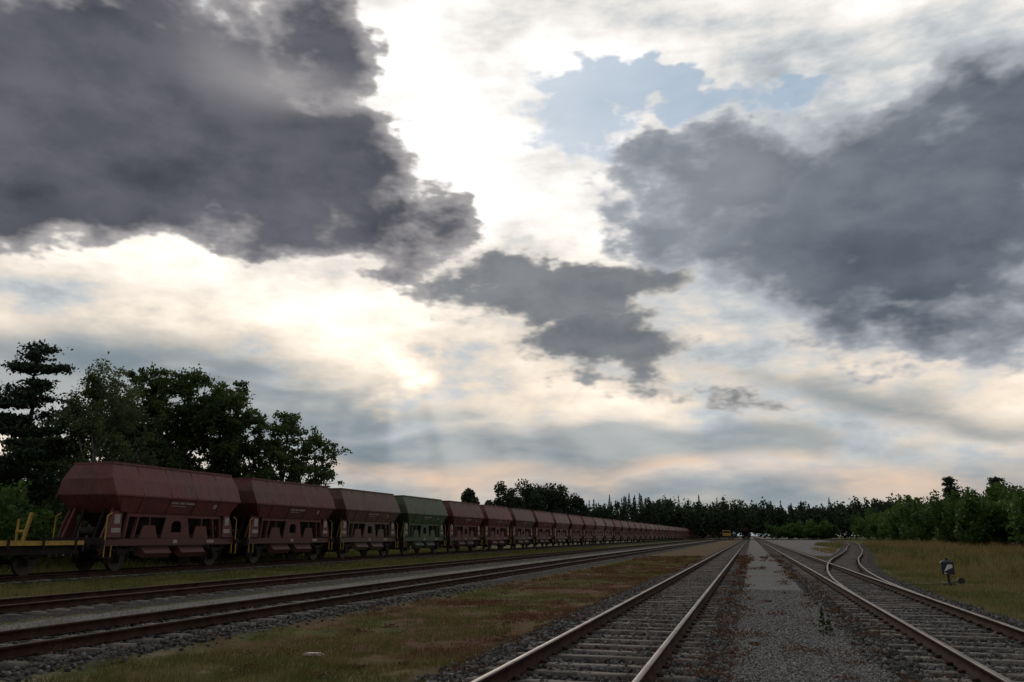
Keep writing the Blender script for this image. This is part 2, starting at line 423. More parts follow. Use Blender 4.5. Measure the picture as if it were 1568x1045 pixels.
ap = S(t, t.n('ShaderNodeAttribute', attribute_name='path').outputs['Fac'])
n1 = t.noise(g, 1.1, 5, .65)[0]; n2 = t.noise(g, .22, 3, .6)[0]; n3 = t.noise(g, 9, 3, .65)[0]; n4 = t.noise(g, 55, 2, .6)[0]
n5 = t.noise(t.v('ADD', g, (40, 9, 0)), .45, 4, .6)[0]
gr = t.mix(t.ss(n1, .38, .62), (.060, .064, .018), (.115, .115, .032))
gr = t.mix(t.ss(n5, .56, .70) * .6, gr, (.18, .145, .08))
rz = t.ss(gx, -9.0, -7.6) * t.ss(gx, -2.9, -3.4)
red = t.ss(n2 * .5 + n5 * .5, .45, .52) * rz * t.ss(gy, 8, 13)
redc = t.mix(t.ss(n3, .35, .65), (.105, .036, .024), (.18, .080, .050))
gr = t.mix(red * .9, gr, redc)
gr = t.mix(t.ss(n4, .35, .7) * .35, gr, (.03, .032, .012))
sand = t.ss(n1 * .6 + n5 * .4, .46, .58) * t.ss(gy, 12, 8) * t.ss(gx, -9.5, -8.0) * t.ss(gx, -4, -5.5)
gr = t.mix(sand * .8, gr, (.26, .215, .165))
vd, vc = t.voro(g, 19)
vcx = t.sep(vc)[0]
bc = t.mix(vcx, (.028, .026, .025), (.115, .108, .103))
bc = t.mix(t.ss(vd, .35, .75), bc, (.012, .011, .010))
cd = t.m('ABSOLUTE', gx + 1.93)
bc = t.mix(t.ss(n1 * .5 + n5 * .5, .46, .54) * t.ss(cd, 1.9, 1.2) * .85, bc, redc)
bc = t.mix(t.ss(n1, .52, .68) * .6, bc, (.07, .06, .032))
pv, pc = t.voro(g, 42)
pcx = t.sep(pc)[0]
pcol = t.mix(pcx, (.085, .08, .077), (.29, .28, .27))
pcol = t.mix(t.ss(n1, .35, .7) * .45, pcol, (.13, .12, .112))
pcol = t.mix(t.ss(n2, .5, .65) * .3, pcol, (.12, .09, .07))
pcol = t.mix(t.ss(n3, .5, .66) * .4, pcol, (.07, .065, .057))
pcol = t.mix(t.ss(n1 * .5 + n3 * .5, .55, .62) * .5, pcol, (.075, .075, .03))
cc = t.mix(t.ss(ab + (n1 - .5) * 1.2 + (n3 - .5) * .9, .40, .55), gr, bc)
cc = t.mix(t.ss(ap + (n1 - .5) * .9 + (n3 - .5) * .7, .42, .60), cc, pcol)
t.put(cc, b.inputs['Base Color']); b.inputs['Roughness'].default_value = .95; b.inputs['Specular IOR Level'].default_value = .1
bump(t, b, (1.0 - vd) * ab + n4 * .45 + n3 * .6, .9, .05)
add('ground', me)

# loose ballast stones
def stones(name, cx, y0, y1, half, dens, smin=.020, smax=.050, mat=None, path=False):
    n = int(2 * half * (y1 - y0) * dens)
    X = cx + R.uniform(-half, half, n); Y = y0 + (y1 - y0) * R.random(n) ** 1.25
    if not path:
        keep = R.random(n) < 1.15 - sst(np.abs(X - cx), 1.4, half) * .9
        keep &= ~((X > -.35) & (X < 1.35)); X = X[keep]; Y = Y[keep]; n = len(X)
    s = R.uniform(smin, smax, n)
    Z = height(X, Y) + s * .25
    Vv = BOX[None] * (s[:, None, None] * R.uniform(.75, 1.35, (n, 8, 3)))
    q = R.normal(size=(n, 4)); q /= np.linalg.norm(q, axis=1)[:, None]
    w_, a_, b_, c_ = q.T
    Rm = np.stack([1 - 2 * (b_**2 + c_**2), 2 * (a_*b_ - c_*w_), 2 * (a_*c_ + b_*w_), 2 * (a_*b_ + c_*w_), 1 - 2 * (a_**2 + c_**2), 2 * (b_*c_ - a_*w_), 2 * (a_*c_ - b_*w_), 2 * (b_*c_ + a_*w_), 1 - 2 * (a_**2 + b_**2)], -1).reshape(-1, 3, 3)
    Vv = np.einsum('nij,nkj->nki', Rm, Vv) + np.stack([X, Y, Z], -1)[:, None]
    Fv = (BF[None] + (np.arange(n) * 8)[:, None, None]).reshape(-1, 4)
    add(name, np_mesh(name, Vv.reshape(-1, 3), Fv, [mat or M_stone], rnd=np.repeat(R.random(n) ** 1.3, 6)))
stones('ballast_gravel', -1.93, 6.5, 34, 2.0, 170)
stones('ballast_gravel', 3.15, 6.5, 34, 1.9, 160)
stones('ballast_gravel', -10.05, 5, 26, 1.9, 90)
stones('path_gravel', .48, 7, 26, 1.05, 800, .008, .020, M_pebble, True)

# grass blades
def blades(name, X, Y, hgt, wid, lean=.5, mat=None, rnd=None):
    n = len(X); Z = height(X, Y) - .005
    th = R.uniform(0, 2 * math.pi, n); ph = R.uniform(0, 2 * math.pi, n)
    h = hgt * R.uniform(.5, 1.3, n); w = wid * R.uniform(.7, 1.3, n)
    P0 = np.stack([X - np.cos(th) * w / 2, Y - np.sin(th) * w / 2, Z], -1); P1 = np.stack([X + np.cos(th) * w / 2, Y + np.sin(th) * w / 2, Z], -1)
    ln = R.uniform(0, lean, n) * h
    P2 = np.stack([X + np.cos(ph) * ln, Y + np.sin(ph) * ln, Z + h], -1)
    Vv = np.stack([P0, P1, P2], 1).reshape(-1, 3)
    add(name, np_mesh(name, Vv, np.arange(3 * n).reshape(-1, 3), [mat or M_grass], rnd=R.random(n) if rnd is None else rnd))
def scatter(x0, x1, y0, y1, n, pw=1.5, thr=.45, seed=5, sc=1.2, dmin=1.45):
    X = R.uniform(x0, x1, n); Y = y0 + (y1 - y0) * R.random(n) ** pw
    m = (vnoise(X, Y, sc, seed) * .6 + vnoise(X, Y, sc * 4, seed + 1) * .4) > thr
    m &= (dtrack(X, Y) > dmin + .8 * vnoise(X, Y, 1.5, 9))
    return X[m], Y[m]
def grassy(name, x0, x1, y0, y1, n, hgt, wid, pw=1.6, thr=.42, mean=.62, dmin=1.45, mat=None):
    X, Y = scatter(x0, x1, y0, y1, n, pw, thr, dmin=dmin)
    k = 1 + np.clip(Y / 40, 0, 2.5)
    redz = vnoise(X, Y, .30, 21) * .6 + vnoise(X, Y, .9, 22) * .4
    dryz = vnoise(X, Y, .45, 51) * .6 + vnoise(X, Y, 1.6, 52) * .4
    rnd = np.clip(R.normal(mean, .15, len(X)) + .25 * (dryz > .55) - .60 * (redz > .45) * (X > -9) * (X < -3) * (Y > 11) * (R.random(len(X)) < .85), 0, 1)
    blades(name, X, Y, hgt * (.5 + 1.0 * vnoise(X, Y, .7, 31)), wid * k, .8, mat, rnd=rnd)
grassy('grass', -8.8, -3.2, 6.5, 70, 210000, .07, .007)
grassy('grass', -23.9, -17.0, 12, 110, 110000, .16, .014)
grassy('grass', -14.4, -11.2, 6, 60, 16000, .08, .010, thr=.62)
grassy('grass', 4.6, 16, 14, 70, 130000, .13, .010, thr=.34, mean=.70)
grassy('grass', 11, 36, 36, 160, 80000, .5, .035, pw=1.0, thr=.3, mean=.72)
grassy('dry_grass', 15, 34, 66, 150, 40000, .75, .045, pw=1.0, thr=.42, mean=.55, mat=M_dry)
grassy('dry_grass', 7, 20, 30, 110, 30000, .3, .02, pw=1.0, thr=.52, mean=.45, mat=M_dry)
grassy('grass', -48, -27.5, 18, 90, 60000, .4, .03, pw=1.2, thr=.3)
# low moss-like growth between the rails of the centre track and along its edges
X = R.uniform(-3.9, -.3, 90000); Y = 7 + 60 * R.random(90000) ** 1.5
m = (vnoise(X, Y, .9, 41) * .5 + vnoise(X, Y, 3.3, 42) * .5) > .60
X, Y = X[m], Y[m]; rl = np.minimum(abs(X + 2.68), abs(X + 1.18)) > .07; X, Y = X[rl], Y[rl]
blades('moss', X, Y, np.full(len(X), .055), .010 * (1 + Y / 40), 1.2, M_redweed, np.clip(R.normal(.35, .25, len(X)), 0, 1))

# weeds
def leaf_quads(c, size, n, flat=0.0):
    a = R.normal(size=(n, 3)); a[:, 2] *= (1 - flat); a /= np.linalg.norm(a, axis=1)[:, None]
    b_ = R.normal(size=(n, 3)); b_[:, 2] *= (1 - flat); b_ -= (b_ * a).sum(1)[:, None] * a; b_ /= np.linalg.norm(b_, axis=1)[:, None]
    s1 = (size * R.uniform(.6, 1.4, n))[:, None]; s2 = s1 * .6
    V = np.stack([c - a * s1, c - b_ * s2, c + a * s1, c + b_ * s2], 1).reshape(-1, 3)
    return V, np.arange(4 * n).reshape(-1, 4)
def zat(a_, b_): return float(height(np.array([a_]), np.array([b_]))[0])
for (wx, wy, h, rr_, n) in [(1.0, 14.3, .46, .045, 80), (1.12, 14.6, .26, .05, 50)]:
    w = Bld(); w.cyl((0, 0, 0), (.02, 0, h), .006, 0, 5, .003)
    u = np.linspace(.12, 1, n); th = u * 40
    c = np.stack([np.cos(th) * rr_ * (1.15 - u) * 1.4, np.sin(th) * rr_ * (1.15 - u) * 1.4, u * h], -1)
    V, F = leaf_quads(c, .026, n)
    for q in range(n): w.poly(V[4 * q:4 * q + 4], [(0, 1, 2, 3)], 0)
    me = w.mesh('weed_plant', [M_bush]); add('weed_plant', me, loc=(wx, wy, zat(wx, wy)))
n = 140; wx = np.concatenate([R.normal(-.62, .22, n), R.normal(1.62, .25, n // 2), R.uniform(-.4, 1.4, 40), R.normal(-6, 1.6, 90)]);
wy = 8 + 62 * R.random(len(wx)) ** 1.4; cs = []
for a_, b_ in zip(wx, wy):
    k = int(R.uniform(20, 60)); s_ = R.uniform(.04, .16)
    z0 = zat(a_, b_)
    cs.append(np.stack([a_ + R.normal(0, s_, k), b_ + R.normal(0, s_, k), z0 + R.random(k) * s_ * .9], -1))
cs = np.concatenate(cs); V, F = leaf_quads(cs, .014 + .0005 * cs[:, 1], len(cs))
add('red_weeds', np_mesh('red_weeds', V, F, [M_redweed], rnd=R.random(len(cs))))

# ------------------------------------------------------------------ hopper wagon
def wagon_mesh():
    w = Bld(); P_, Dk, Lb, Ye, Wh = 0, 1, 2, 3, 4
    w.loft([(2.30, 1.22, 3.40), (2.60, 1.34, 3.75), (2.93, 1.46, 4.05), (3.00, 1.50, 4.10), (3.62, 1.26, 4.14), (4.22, .95, 3.96), (4.29, .90, 3.92)], P_)
    for sx in (-1, 1):
        w.beam((sx * .95, -3.95, 4.255), (sx * .95, 3.95, 4.255), .07, .09, P_)
        w.beam((sx * 1.49, -4.11, 2.97), (sx * 1.49, 4.11, 2.97), .05, .07, P_)
        for yy in (-2.55, -.85, .85, 2.55):
            w.beam((sx * .97, yy, 4.22), (sx * 1.505, yy, 3.01), .035, .02, P_)
            w.beam((sx * 1.47, yy, 2.94), (sx * 1.24, yy, 2.3), .07, .05, P_)
        for yy in (-3.8, 3.8): w.beam((sx * 1.44, yy, 2.9), (sx * 1.27, yy * .93, 2.35), .06, .05, P_)
    for sy in (-1, 1):
        w.beam((-.95, sy * 3.94, 4.25), (.95, sy * 3.94, 4.25), .08, .09, P_)
        for xx in (-.7, 0, .7): w.beam((xx, sy * 4.10, 3.0), (xx, sy * 3.45, 2.3), .06, .06, P_)
    # saddle and inner funnels
    w.loft([(1.22, .50, 2.2), (1.7, .80, 2.7), (2.30, 1.1, 3.3)], Dk)
    for sx in (-1, 1):
        for yc in (-1.15, 1.15):
            w.poly([(sx * .5, yc - .95, 1.55), (sx * .5, yc + .95, 1.55), (sx * 1.30, yc + .8, .66), (sx * 1.30, yc - .8, .66),
                    (sx * .3, yc - .95, 1.0), (sx * .3, yc + .95, 1.0), (sx * 1.15, yc + .8, .46), (sx * 1.15, yc - .8, .46)],
                   [(0, 1, 2, 3), (7, 6, 5, 4), (0, 3, 7, 4), (1, 5, 6, 2), (3, 2, 6, 7), (0, 4, 5, 1)], P_)
        xi, xo = 1.10, 1.16
        w.plate(sx, xi, xo, [(-3.05, 2.14), (3.05, 2.14), (3.05, 2.33), (-3.05, 2.33)], P_)
        # central panel, arch opening made of pieces
        w.plate(sx, xi - .004, xo - .004, [(-.95, 1.27), (-.32, 1.27), (-.32, 1.86), (-.2, 2.0), (-.2, 2.14), (-.70, 2.14)], P_)
        w.plate(sx, xi - .004, xo - .004, [(.95, 1.27), (.70, 2.14), (.2, 2.14), (.2, 2.0), (.32, 1.86), (.32, 1.27)], P_)
        w.plate(sx, xi - .008, xo - .008, [(-.19, 2.0), (.19, 2.0), (.19, 2.14), (-.19, 2.14)], P_)
        w.plate(sx, xi - .008, xo - .008, [(-.31, 1.27), (.31, 1.27), (.31, 1.52), (-.31, 1.52)], P_)
        for s2 in (-1, 1):
            # low panels either side of the centre and slanted posts
            w.plate(sx, xi - .006, xo - .006, [(s2 * 1.15, 1.27), (s2 * 2.25, 1.27), (s2 * 2.05, 1.80), (s2 * 1.35, 1.80)], P_)
            w.beam((sx * 1.13, s2 * 2.62, 1.27), (sx * 1.13, s2 * 2.42, 2.14), .07, .14, P_)
            w.beam((sx * 1.13, s2 * 3.12, 1.27), (sx * 1.13, s2 * 3.0, 2.14), .07, .12, P_)
            w.beam((sx * 1.13, s2 * 1.7, 1.80), (sx * 1.13, s2 * 1.7, 2.14), .05, .08, P_)
        for sy in (-1, 1):
            w.plate(sx, xi, xo, [(sy * 3.28, 1.27), (sy * 4.12, 1.27), (sy * 3.98, 1.85), (sy * 3.72, 2.36), (sy * 3.32, 2.36)], P_)
            w.sbox(sx, xo, xo + .012, sy * 3.42, sy * 3.74, 1.85, 2.22, Lb)
            w.sbox(sx, xo, xo + .012, sy * 3.36, sy * 3.85, 1.5, 1.68, Lb)
            w.beam((sx * .95, sy * 4.1, 1.27), (sx * .95, sy * 3.6, 2.45), .09, .09, P_)
            w.beam((sx * .5, sy * 4.0, 1.27), (sx * .5, sy * 3.55, 2.5), .08, .08, Dk)
            w.beam((sx * 1.26, sy * 4.22, 1.2), (sx * 1.26, sy * 4.22, 2.15), .035, .035, Ye)
            w.beam((sx * 1.26, sy * 4.22, 2.13), (sx * 1.26, sy * 3.98, 2.28), .035, .035, Ye)
            w.beam((sx * 1.30, sy * 3.9, .55), (sx * 1.30, sy * 3.9, 1.0), .035, .035, Ye)
            w.beam((sx * 1.30, sy * 4.25, .55), (sx * 1.30, sy * 4.25, 1.0), .035, .035, Ye)
            w.sbox(sx, 1.12, 1.36, sy * 3.87, sy * 4.28, .52, .56, Dk)
            w.cyl((sx * .875, sy * 4.3, 1.06), (sx * .875, sy * 4.62, 1.06), .11, Dk, 12)
            w.cyl((sx * .875, sy * 4.62, 1.06), (sx * .875, sy * 4.79, 1.06), .075, Wh, 12)
            w.cyl((sx * .875, sy * 4.77, 1.06), (sx * .875, sy * 4.81, 1.06), .225, Dk, 20)
        for (a, b2, z0, z1) in ((-.75, -.3, 2.72, 2.80), (-.22, .1, 2.72, 2.80), (.18, .8, 2.72, 2.80), (-.7, .2, 2.62, 2.65), (2.15, 2.4, 2.6, 2.78)):
            def pt(yv, zv): return (sx * (1.34 + (zv - 2.60) * (.12 / .33) + .010), yv, zv)
            w.poly([pt(a, z0), pt(b2, z0), pt(b2, z1), pt(a, z1)], [(0, 1, 2, 3)], Lb)
        w.sbox(sx, 1.02, 1.14, -4.28, 4.28, .98, 1.26, P_)   # solebar
        w.sbox(sx, 1.142, 1.156, -.12, .14, 1.05, 1.2, Lb)
        w.sbox(sx, 1.142, 1.156, 2.2, 2.7, 1.06, 1.19, Lb)
        for ya in (-3.0, 3.0):
            w.cyl((sx * .68, ya, .46), (sx * .81, ya, .46), .46, Wh, 28)
            w.cyl((sx * .66, ya, .46), (sx * .68, ya, .46), .49, Wh, 28)
            w.cyl((sx * .81, ya, .46), (sx * .90, ya, .46), .12, Dk, 12)
            w.sbox(sx, .92, 1.1, ya - .15, ya + .15, .32, .62, Dk)
            for dy in (-.28, .28): w.beam((sx * 1.06, ya + dy * .75, .35), (sx * 1.06, ya + dy * 1.4, .98), .03, .14, Dk)
            for k in range(4): w.sbox(sx, 1.0, 1.1, ya - .6 + k * .12, ya + .6 - k * .12, .80 - k * .045, .84 - k * .045, Dk)
            w.beam((sx * 1.05, ya - .6, .82), (sx * 1.05, ya - .66, 1.0), .05, .05, Dk); w.beam((sx * 1.05, ya + .6, .82), (sx * 1.05, ya + .66, 1.0), .05, .05, Dk)
            for dy in (-.58, .58): w.sbox(sx, .7, .8, ya + dy - .05, ya + dy + .05, .3, .75, Dk)
            w.sbox(sx, .72, .78, ya + .5, ya + .55, .7, 1.1, Dk)
        w.beam((sx * 1.2, -2.0, .95), (sx * 1.2, 2.0, .95), .05, .05, Dk)
    for ya in (-3, 3): w.cyl((-.68, ya, .46), (.68, ya, .46), .085, Dk, 10)
    for sy in (-1, 1):
        w.box(-1.3, 1.3, min(sy * 4.28, sy * 4.42), max(sy * 4.28, sy * 4.42), .88, 1.27, Dk)
        w.box(-1.2, 1.2, min(sy * 3.3, sy * 4.28), max(sy * 3.3, sy * 4.28), 1.27, 1.31, Dk)
        w.cyl((0, sy * 4.42, 1.02), (0, sy * 4.78, .98), .045, Dk, 8)
        w.beam((0, sy * 4.7, 1.0), (0, sy * 4.72, .6), .06, .06, Dk)
        w.cyl((.35, sy * 4.42, .9), (.45, sy * 4.7, .55), .03, Dk, 8)
        w.cyl((-.35, sy * 3.75, 1.55), (.35, sy * 3.75, 1.55), .17, Dk, 14)
    w.box(-.2, .2, -4.28, 4.28, .9, 1.2, Dk)
    w.cyl((-.3, -.4, .78), (-.3, .6, .78), .2, Dk, 14)
    return w.mesh('hopper_wagon', [M_red, M_dark, M_label, M_yellow, M_wheel])
WM = wagon_mesh()
pat = ['r', 'r', 'b', 'g', 'r', 'r', 'b', 'r', 'p', 'r', 'r', 'p', 'p', 'r', 'b', 'r']
for i in range(92):
    o = add('hopper_wagon', WM, loc=(TR['wagon'], 30.6 + 9.6 * i, 0))
    k = pat[i] if i < len(pat) else random.choice('rrrrbp')
    o.material_slots[0].link = 'OBJECT'
    o.material_slots[0].material = {'r': M_red, 'b': M_brown, 'g': M_green, 'p': M_pale}[k]
o = add('hopper_wagon', WM, loc=(TR['centre'], 310, 0)); o.material_slots[0].link = 'OBJECT'; o.material_slots[0].material = M_dark

# yellow flat wagon standing in front of the train
w = Bld()
w.box(-1.3, 1.3, -6.2, 6.2, 1.02, 1.14, 1)
for sx in (-1, 1):
    w.sbox(sx, 1.3, 1.36, -6.2, 6.2, 1.04, 1.20, 0)
    w.sbox(sx, 1.1, 1.2, -6.1, 6.1, .72, 1.02, 1)
    for k in range(9): w.sbox(sx, 1.37, 1.41, -5.8 + k * 1.45 - .04, -5.8 + k * 1.45 + .04, .95, 1.28, 1)
    for ya in (-4.2, 4.2):
        w.cyl((sx * .68, ya, .46), (sx * .81, ya, .46), .46, 2, 26)
        w.sbox(sx, .92, 1.1, ya - .15, ya + .15, .32, .62, 1)
        for k in range(4): w.sbox(sx, 1.0, 1.1, ya - .6 + k * .12, ya + .6 - k * .12, .70 - k * .045, .74 - k * .045, 1)
    for sy in (-1, 1):
        w.cyl((sx * .875, sy * 6.25, 1.0), (sx * .875, sy * 6.7, 1.0), .09, 1, 12)
        w.cyl((sx * .875, sy * 6.68, 1.0), (sx * .875, sy * 6.72, 1.0), .22, 1, 18)
for sy in (-1, 1):
    w.box(-1.3, 1.3, min(sy * 6.2, sy * 6.3), max(sy * 6.2, sy * 6.3), .8, 1.18, 1)
w.beam((-1.25, 5.9, 1.14), (-1.25, 6.15, 2.25), .09, .12, 0); w.beam((-1.25, 5.6, 1.14), (-1.25, 5.6, 2.0), .06, .06, 0)
w.box(-1.28, -.8, 5.55, 5.62, 1.5, 1.6, 0)
for ya in (-4.2, 4.2): w.cyl((-.68, ya, .46), (.68, ya, .46), .085, 1, 10)
add('yellow_flat_wagon', w.mesh('yellow_flat_wagon', [M_yellow, M_dark, M_wheel]), loc=(TR['wagon'], 30.6 - 4.8 - 6.75, 0))

# distant yellow track machine
w = Bld()
w.box(-1.35, 1.35, -5, 5, .9, 1.3, 1); w.box(-1.3, 1.3, -4.8, -2.4, 1.3, 3.2, 0); w.box(-1.25, 1.25, 2.6, 4.8, 1.3, 3.0, 0)
w.box(-1.1, 1.1, -2.2, 2.4, 1.3, 2.3, 0); w.box(-1.15, 1.15, -4.83, -4.8, 2.3, 2.95, 1); w.box(-.9, .9, -1.2, 1.4, 2.3, 2.6, 1)
w.box(-1.33, -1.3, -4.3, -2.9, 2.3, 2.9, 1); w.box(1.3, 1.33, -4.3, -2.9, 2.3, 2.9, 1)
for sx in (-1, 1):
    for ya in (-3.4, 3.4): w.cyl((sx * .66, ya, .46), (sx * .8, ya, .46), .46, 2, 20)
add('track_maintenance_machine', w.mesh('track_maintenance_machine', [M_yellow, M_dark, M_wheel]), loc=(-8.2, 300, 0))

# ------------------------------------------------------------------ switch lantern with lever
M_black = simple('black_enamel', (.012, .012, .013), (.025, .025, .026), 6, .4)
M_white = simple('white_opal_glass', (.75, .75, .72), (.6, .6, .58), 8, .4)
w = Bld()
w.box(-.22, .22, -.14, .14, -.02, .06, 0); w.cyl((0, 0, .06), (0, 0, .34), .045, 0, 10)
w.box(-.19, .19, -.17, .17, .34, .72, 0)
w.loft([(.72, .21, .19), (.76, .18, .17), (.82, .07, .07)], 0); w.cyl((0, 0, .82), (0, 0, .88), .05, 0, 10)
for sy in (-1, 1):
    yq = sy * .174
    w.poly([(-.12, yq, .44), (.0, yq, .67), (.14, yq, .67), (.14, yq, .57)], [(0, 1, 2, 3) if sy < 0 else (3, 2, 1, 0)], 1)
    w.poly([(-.12, yq, .37), (-.02, yq, .37), (-.12, yq, .41)], [(0, 1, 2)], 1)
w.beam((.0, .0, .05), (.42, .0, .14), .04, .04, 0); w.cyl((.36, -.06, .13), (.36, .06, .13), .11, 0, 14)
w.beam((-.1, .05, 0), (-2.4, .05, -.02), .04, .03, 0)
add('switch_lantern', w.mesh('switch_lantern', [M_black, M_white]), loc=(6.35, 31.2, -.24), rot=(0, 0, math.radians(-8)))
w = Bld(); w.loft([(0, .05, .05), (.5, .045, .045), (.55, .02, .02)], 0)
add('marker_post', w.mesh('marker_post', [M_white]), loc=(12.3, 42, -.3))
w = Bld(); w.poly([(-.13, -.07, 0), (.12, -.09, 0), (.15, .06, 0), (-.1, .09, 0), (-.11, -.06, .03), (.1, -.07, .035), (.12, .05, .03), (-.08, .07, .025)], [(4, 5, 6, 7), (0, 1, 5, 4), (1, 2, 6, 5), (2, 3, 7, 6), (3, 0, 4, 7)], 0)
add('flat_stone', w.mesh('flat_stone', [M_label]), loc=(-6.1, 10.8, -.27))

# ------------------------------------------------------------------ trees
def tree(name, az, dist, h, cw, kind='oak', seed=0, crown0=.25, leaves=15000, size=.13, nl=24):
    global R
    R = np.random.default_rng(1000 + seed); a = math.radians(az)
    e = bpy.data.objects.new(name, None); col.objects.link(e); e.location = (math.sin(a) * dist, math.cos(a) * dist, -.3)
    w = Bld(); tr = h * .017 + .05; mat = {'oak': M_oak, 'birch': M_birch, 'pine': M_pine}[kind]
    cl = []
    if kind == 'pine':
        pts = [Vector((0, 0, 0))]; n = 8
        for i in range(1, n + 1): pts.append(Vector((R.normal(0, .12), R.normal(0, .12), h * .96 * i / n)))
        for i in range(n): w.cyl(pts[i], pts[i + 1], tr * (1 - i / n * .85), 0, 8, tr * (1 - (i + 1) / n * .85))
        lev = h * crown0
        while lev < h * .97:
            f = (lev - h * crown0) / (h * (1 - crown0)); L = cw * .5 * (1 - f * .75) * R.uniform(.65, 1.2) * (1 if f > .12 else .8)
            for k in range(R.integers(3, 6)):
                th = R.uniform(0, 2 * math.pi); ll = L * R.uniform(.5, 1.2); up = R.uniform(-.05, .3)
                tip = Vector((math.cos(th) * ll, math.sin(th) * ll, lev + ll * up))
                w.cyl((0, 0, lev), tip, .05, 0, 5, .015)
                m = max(3, int(ll * 4))
                for q in range(m):
                    u = .3 + .75 * (q + .5) / m
                    cl.append((tip.x * u + R.normal(0, .2), tip.y * u + R.normal(0, .2), lev + ll * up * u + .1, R.uniform(.28, .5), .15))
            lev += h * R.uniform(.03, .06)
        cl.append((0, 0, h * .97, .3, .3)); cl.append((0, 0, h * .93, .4, .25))
    else:
        cz = h * (crown0 + 1) / 2; ch = h * (1 - crown0) / 2
        top = h * .8 if kind == 'birch' else h * .6
        p = Vector((0, 0, 0)); ptsT = [p]
        for i in range(1, 7): ptsT.append(Vector((R.normal(0, .1) * i * .4, R.normal(0, .1) * i * .4, top * i / 6)))
        for i in range(6): w.cyl(ptsT[i], ptsT[i + 1], tr * (1 - i * .12), 0, 9, tr * (1 - (i + 1) * .12))
        for k in range(nl):
            th = k * 2.4 + R.uniform(-.5, .5); u = -.95 + 1.85 * (k / nl) + R.uniform(-.1, .1) if k else .95
            wide = math.sqrt(max(0.05, 1 - max(u, -.35) ** 2))
            rr = wide * R.uniform(.35, 1.05) if k else 0
            c = Vector((math.cos(th) * rr * cw / 2, math.sin(th) * rr * cw / 2, cz + u * ch * .92))
            lr = cw * R.uniform(.10, .18)
            base = ptsT[min(6, max(1, int(c.z / top * 4)))]
            mid = base.lerp(c, .5) + Vector((R.normal(0, .1), R.normal(0, .1), -.2 * lr))
            w.cyl(base, mid, tr * .38, 0, 6, tr * .22); w.cyl(mid, c, tr * .22, 0, 6, .02)
            for q in range(11):
                v_ = Vector(R.normal(size=3)).normalized() * lr * R.uniform(.4, 1.7)
                if kind == 'birch': v_.z = v_.z * 1.2 - .3
                cc_ = c + v_
                w.cyl(c, cc_, .025, 0, 4, .008)
                cl.append((cc_.x, cc_.y, cc_.z, lr * R.uniform(.2, .55), lr * R.uniform(.16, .4) * (1.9 if kind == 'birch' else 1)))
    cl = np.array(cl); wgt = cl[:, 3] ** 2; idx = R.choice(len(cl), leaves, p=wgt / wgt.sum())
    c = cl[idx, :3] + R.normal(size=(leaves, 3)) * np.stack([cl[idx, 3], cl[idx, 3], cl[idx, 4]], -1) * .66
    V, F = leaf_quads(c, size, leaves)
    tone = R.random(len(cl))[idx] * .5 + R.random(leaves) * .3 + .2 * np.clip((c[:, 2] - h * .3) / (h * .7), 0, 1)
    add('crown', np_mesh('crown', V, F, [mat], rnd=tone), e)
    add('trunk', w.mesh('trunk', [M_birchbark if kind == 'birch' else M_bark]), e)
    return e
tree('pine_tree', -47.7, 52, 12.3, 6.4, 'pine', 1, .3, 20000, .10)
tree('pine_tree', -53.0, 50, 11.8, 5.5, 'pine', 2, .3, 12000, .11)
tree('oak_tree', -46.4, 60, 7.9, 6.5, 'oak', 3, .10, 16000, .13)
tree('birch_tree', -43.8, 52, 11.3, 4.8, 'birch', 4, .15, 24000, .085)
tree('birch_tree', -42.0, 56, 10.4, 4.2, 'birch', 5, .12, 18000, .09)
tree('oak_tree', -40.6, 58, 12.4, 5.6, 'oak', 6, .10, 24000, .115)
tree('oak_tree', -38.4, 57, 12.4, 5.8, 'oak', 7, .10, 24000, .115)
tree('oak_tree', -36.2, 58, 12.0, 5.2, 'oak', 8, .10, 20000, .115)
tree('oak_tree', -34.0, 58, 10.4, 4.8, 'oak', 9, .10, 10000, .12)
tree('oak_tree', -32.0, 60, 10.2, 4.8, 'oak', 10, .10, 7500, .12, 20)
tree('oak_tree', -30.2, 62, 9.4, 4.4, 'oak', 12, .08, 5800, .12, 20)
tree('pine_tree', 12.2, 122, 9.2, 2.6, 'pine', 14, .1, 4000, .16)
tree('pine_tree', 14.7, 112, 8.4, 2.4, 'pine', 15, .1, 4000, .16)

